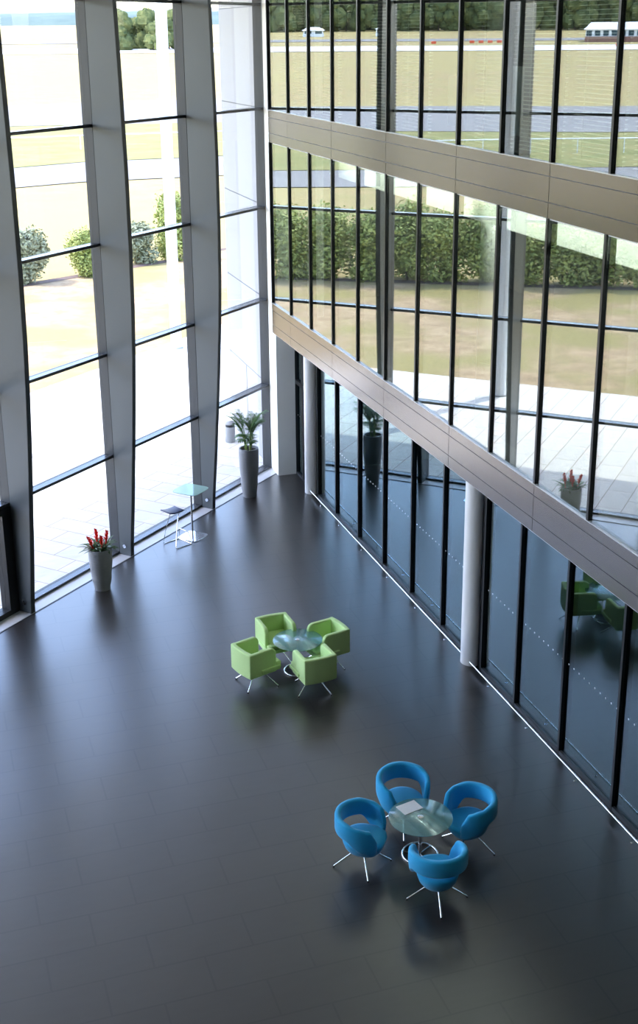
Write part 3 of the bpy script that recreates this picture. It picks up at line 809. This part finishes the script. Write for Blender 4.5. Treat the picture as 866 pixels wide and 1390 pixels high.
# planters
def planter(t, h, prof):
    b = MB(); rings = []
    nn = 60
    for i in range(nn + 1):
        z = h * i / nn; r_ = interp(prof, z / h); rings.append((r_ + (.0018 * math.sin(i * PI) if 0 else (.0022 if i % 4 < 2 else 0)), z))
    top = rings[-1][0]
    rings += [(top - .03, h), (top - .035, h - .05)]
    b.lathe(rings, 48, capt=False); pl = b.build('planter', MT['planter'], t, smooth=True, angle=50)
    b = MB(); b.lathe([(.01, h - .045), (top - .036, h - .05)], 32, capb=True); b.lathe([(top - .036, h - .08), (top - .036, h - .05)], 32); b.build('soil', MT['soil'], pl)
    return top
def blade(b, p0, dirv, L, w, droop, rise=.0, nseg=7, fold=.25, taper=1.0):
    d = Vector(dirv).normalized(); side = Vector((-d.y, d.x, 0)).normalized() if abs(d.z) < .98 else Vector((1, 0, 0)); p = Vector(p0)
    rows = []; v = d.copy()
    for i in range(nseg + 1):
        q = i / nseg; ww = w * (math.sin(PI * min(1, q * .85 + .12)) ** .7) * taper
        if i == nseg: ww = w * .05
        nrm = side.cross(v).normalized()
        rows.append((p + side * ww - nrm * ww * 0, p - nrm * (-ww * fold), p - side * ww)); p = p + v * (L / nseg); v = (v + Vector((0, 0, -droop / nseg))).normalized()
    base = len(b.v)
    for r_ in rows: b.v += [tuple(x) for x in r_]
    for i in range(nseg):
        for j in range(2):
            a = base + i * 3 + j; b.f.append((a, a + 1, a + 4, a + 3))
# palm
t = thing('potted_palm', 'tall green palm in a tall tapered grey planter by the corner', 'potted plant', (7.0, 26.99, 0))
planter(t, 1.2, [(0, .165), (.3, .20), (.7, .232), (.93, .238), (1, .228)])
rr = random.Random(4)
b = MB()
stems = []
for q in range(7):
    a = q * 2 * PI / 7 + rr.uniform(-.3, .3); r0 = rr.uniform(.03, .11)
    p0 = Vector((r0 * math.cos(a), r0 * math.sin(a), 1.14)); p1 = p0 + Vector((.06 * math.cos(a), .06 * math.sin(a), rr.uniform(.28, .52)))
    b = MB(); b.tube([p0, (p0 + p1) / 2 + Vector((.01, 0, 0)), p1], [.017, .015, .011], 7); b.build('stem', MT['palm2'], t, smooth=True)
    stems.append((p0, p1, a))
for q in range(30):
    p0, p1, a0 = stems[q % 7]; a = a0 + rr.uniform(-.9, .9) + (q // 7) * .8
    low = q >= 22
    start = p0.lerp(p1, rr.uniform(.75, 1.0)) if not low else p0.lerp(p1, rr.uniform(.3, .6))
    up = rr.uniform(2.2, 7.0) if not low else rr.uniform(.8, 1.5)
    d = Vector((math.cos(a), math.sin(a), up)).normalized()
    L = rr.uniform(.42, .74) if not low else rr.uniform(.34, .42)
    v = d.copy(); p = start.copy(); path = [p.copy()]; NN = 13; dirs = [v.copy()]
    for i in range(NN):
        p = p + v * (L / NN); v = (v + Vector((math.cos(a) * .05, math.sin(a) * .05, -.13 * (i / NN)))).normalized(); path.append(p.copy()); dirs.append(v.copy())
    b = MB(); b.tube(path, [.006 - .004 * i / NN for i in range(NN + 1)], 5)
    for i in range(3, NN + 1):
        sd_ = Vector((-math.sin(a), math.cos(a), 0))
        for s_ in (-1, 1):
            for jj in (0, .5):
                if i == NN and jj: continue
                pp = path[i] + (dirs[i] * (L / NN) * jj)
                dd = (sd_ * s_ * rr.uniform(.75, 1.15) + dirs[i] * 1.0 + Vector((0, 0, rr.uniform(-.1, .2)))).normalized()
                LL = .15 * math.sin(PI * min(.93, (i / NN) * .7 + .22)) + .06
                blade(b, pp, dd, LL, .0075, .9, nseg=4, fold=.15)
    b.build('frond', MT['palm'], t)
# bromeliad planter
t = thing('potted_bromeliad', 'spiky green plant with four red flower spikes in a grey planter', 'potted plant', (2.86, 22.87, 0))
planter(t, .87, [(0, .155), (.3, .195), (.7, .228), (.92, .232), (1, .226)])
for q in range(4):
    cx, cy_ = [(-.12, -.02), (-.03, .11), (.03, -.08), (.12, .05)][q]
    b = MB()
    for j in range(13):
        a = j * 2.4 + q; el = rr.uniform(.5, 1.7)
        blade(b, (cx + .015 * math.cos(a), cy_ + .015 * math.sin(a), .83), (math.cos(a), math.sin(a), el), rr.uniform(.28, .42), .022, 1.3, nseg=7, fold=.35)
    b.build('leaf_rosette', MT['leaf'], t)
    hh = [.26, .36, .28, .32][q]; lean = [(-.5, 0), (-.05, .05), (.0, -.05), (.25, .05)][q]
    tip = Vector((cx + lean[0] * .22, cy_ + lean[1] * .22, .87 + hh)); base = Vector((cx, cy_, .86))
    b = MB(); b.tube([base, base.lerp(tip, .5), tip], [.014, .022, .006], 8)
    for j in range(16):
        f = .35 + .6 * j / 16; pp = base.lerp(tip, f); a = j * 2.4
        blade(b, pp, (math.cos(a), math.sin(a), 1.5), (.10 * (1.15 - f * .5)), .022, .2, nseg=4, fold=.3)
    b.build('flower_spike', MT['red'], t)

# small bar table and stool by the glass
def squircle(half, rot, ex=.38, N=48):
    o = []
    for i in range(N):
        a = 2 * PI * i / N; x = half * math.copysign(abs(math.cos(a)) ** ex, math.cos(a)); y = half * math.copysign(abs(math.sin(a)) ** ex, math.sin(a))
        o.append((x * math.cos(rot) - y * math.sin(rot), x * math.sin(rot) + y * math.cos(rot)))
    return o
t = thing('bar_table', 'small high table with pale green glass top beside the window wall', 'table', (5.15, 24.93, 0))
b = MB(); b.prism(squircle(.315, R(43)), 1.09, 1.102); b.build('tabletop', MT['bartop'], t, bevel=.003)
b = MB(); b.lathe([(.02, .015), (.02, 1.075)], 16); b.lathe([(.07, 1.075), (.07, 1.089)], 24); b.build('pole', MT['steel'], t, smooth=True)
b = MB(); b.prism(squircle(.265, R(43)), 0, .014); b.build('base_plate', MT['chrome'], t, bevel=.003)
t = thing('bar_stool', 'bar stool with square navy seat on a thin wire sled frame', 'stool', (4.75, 24.62, 0), R(27.5))
# local x along 27.5 deg, base .45 x .44; seat shifted +x? seat centre offset
sx, sy = .066, .13
b = MB(); NN = 10
for i in range(NN + 1):
    x = -.19 + .38 * i / NN; z = .745 + .035 * ((x / .19) ** 2) * (1 if x < 0 else .35)
    for y in (-.165, .165): b.v.append((x, y + sy, z))
for i in range(NN): b.f.append((i * 2, i * 2 + 2, i * 2 + 3, i * 2 + 1))
o = b.build('seat', MT['navy'], t, smooth=True)
sm = o.modifiers.new('thick', 'SOLIDIFY'); sm.thickness = .028; sm.offset = -1
bv = o.modifiers.new('bevel', 'BEVEL'); bv.width = .008; bv.segments = 2
for s_ in (-1, 1):
    y = .215 * s_
    b = MB(); b.tube([(.10, .12 * s_ + sy, .725), (.02, .14 * s_ + sy * .9, .6), (-.10, .18 * s_ + sy * .5, .34), (-.19, .21 * s_ + .02, .10), (-.215, y, .018), (-.19, y, .010), (0, y, .009), (.21, y, .009)], .008, 8)
    b.build('side_frame', MT['chrome'], t, smooth=True)
b = MB(); b.tube([(.215, -.215, .009), (.22, -.2, .10), (.18, -.15, .27), (.17, 0, .28), (.18, .15, .27), (.22, .2, .10), (.215, .215, .009)], .007, 8); b.build('foot_rest', MT['chrome'], t, smooth=True)
b = MB(); b.cyl((.215, -.215, .009), (.215, .215, .009), .007, 8); b.build('cross_bar', MT['chrome'], t, smooth=True)
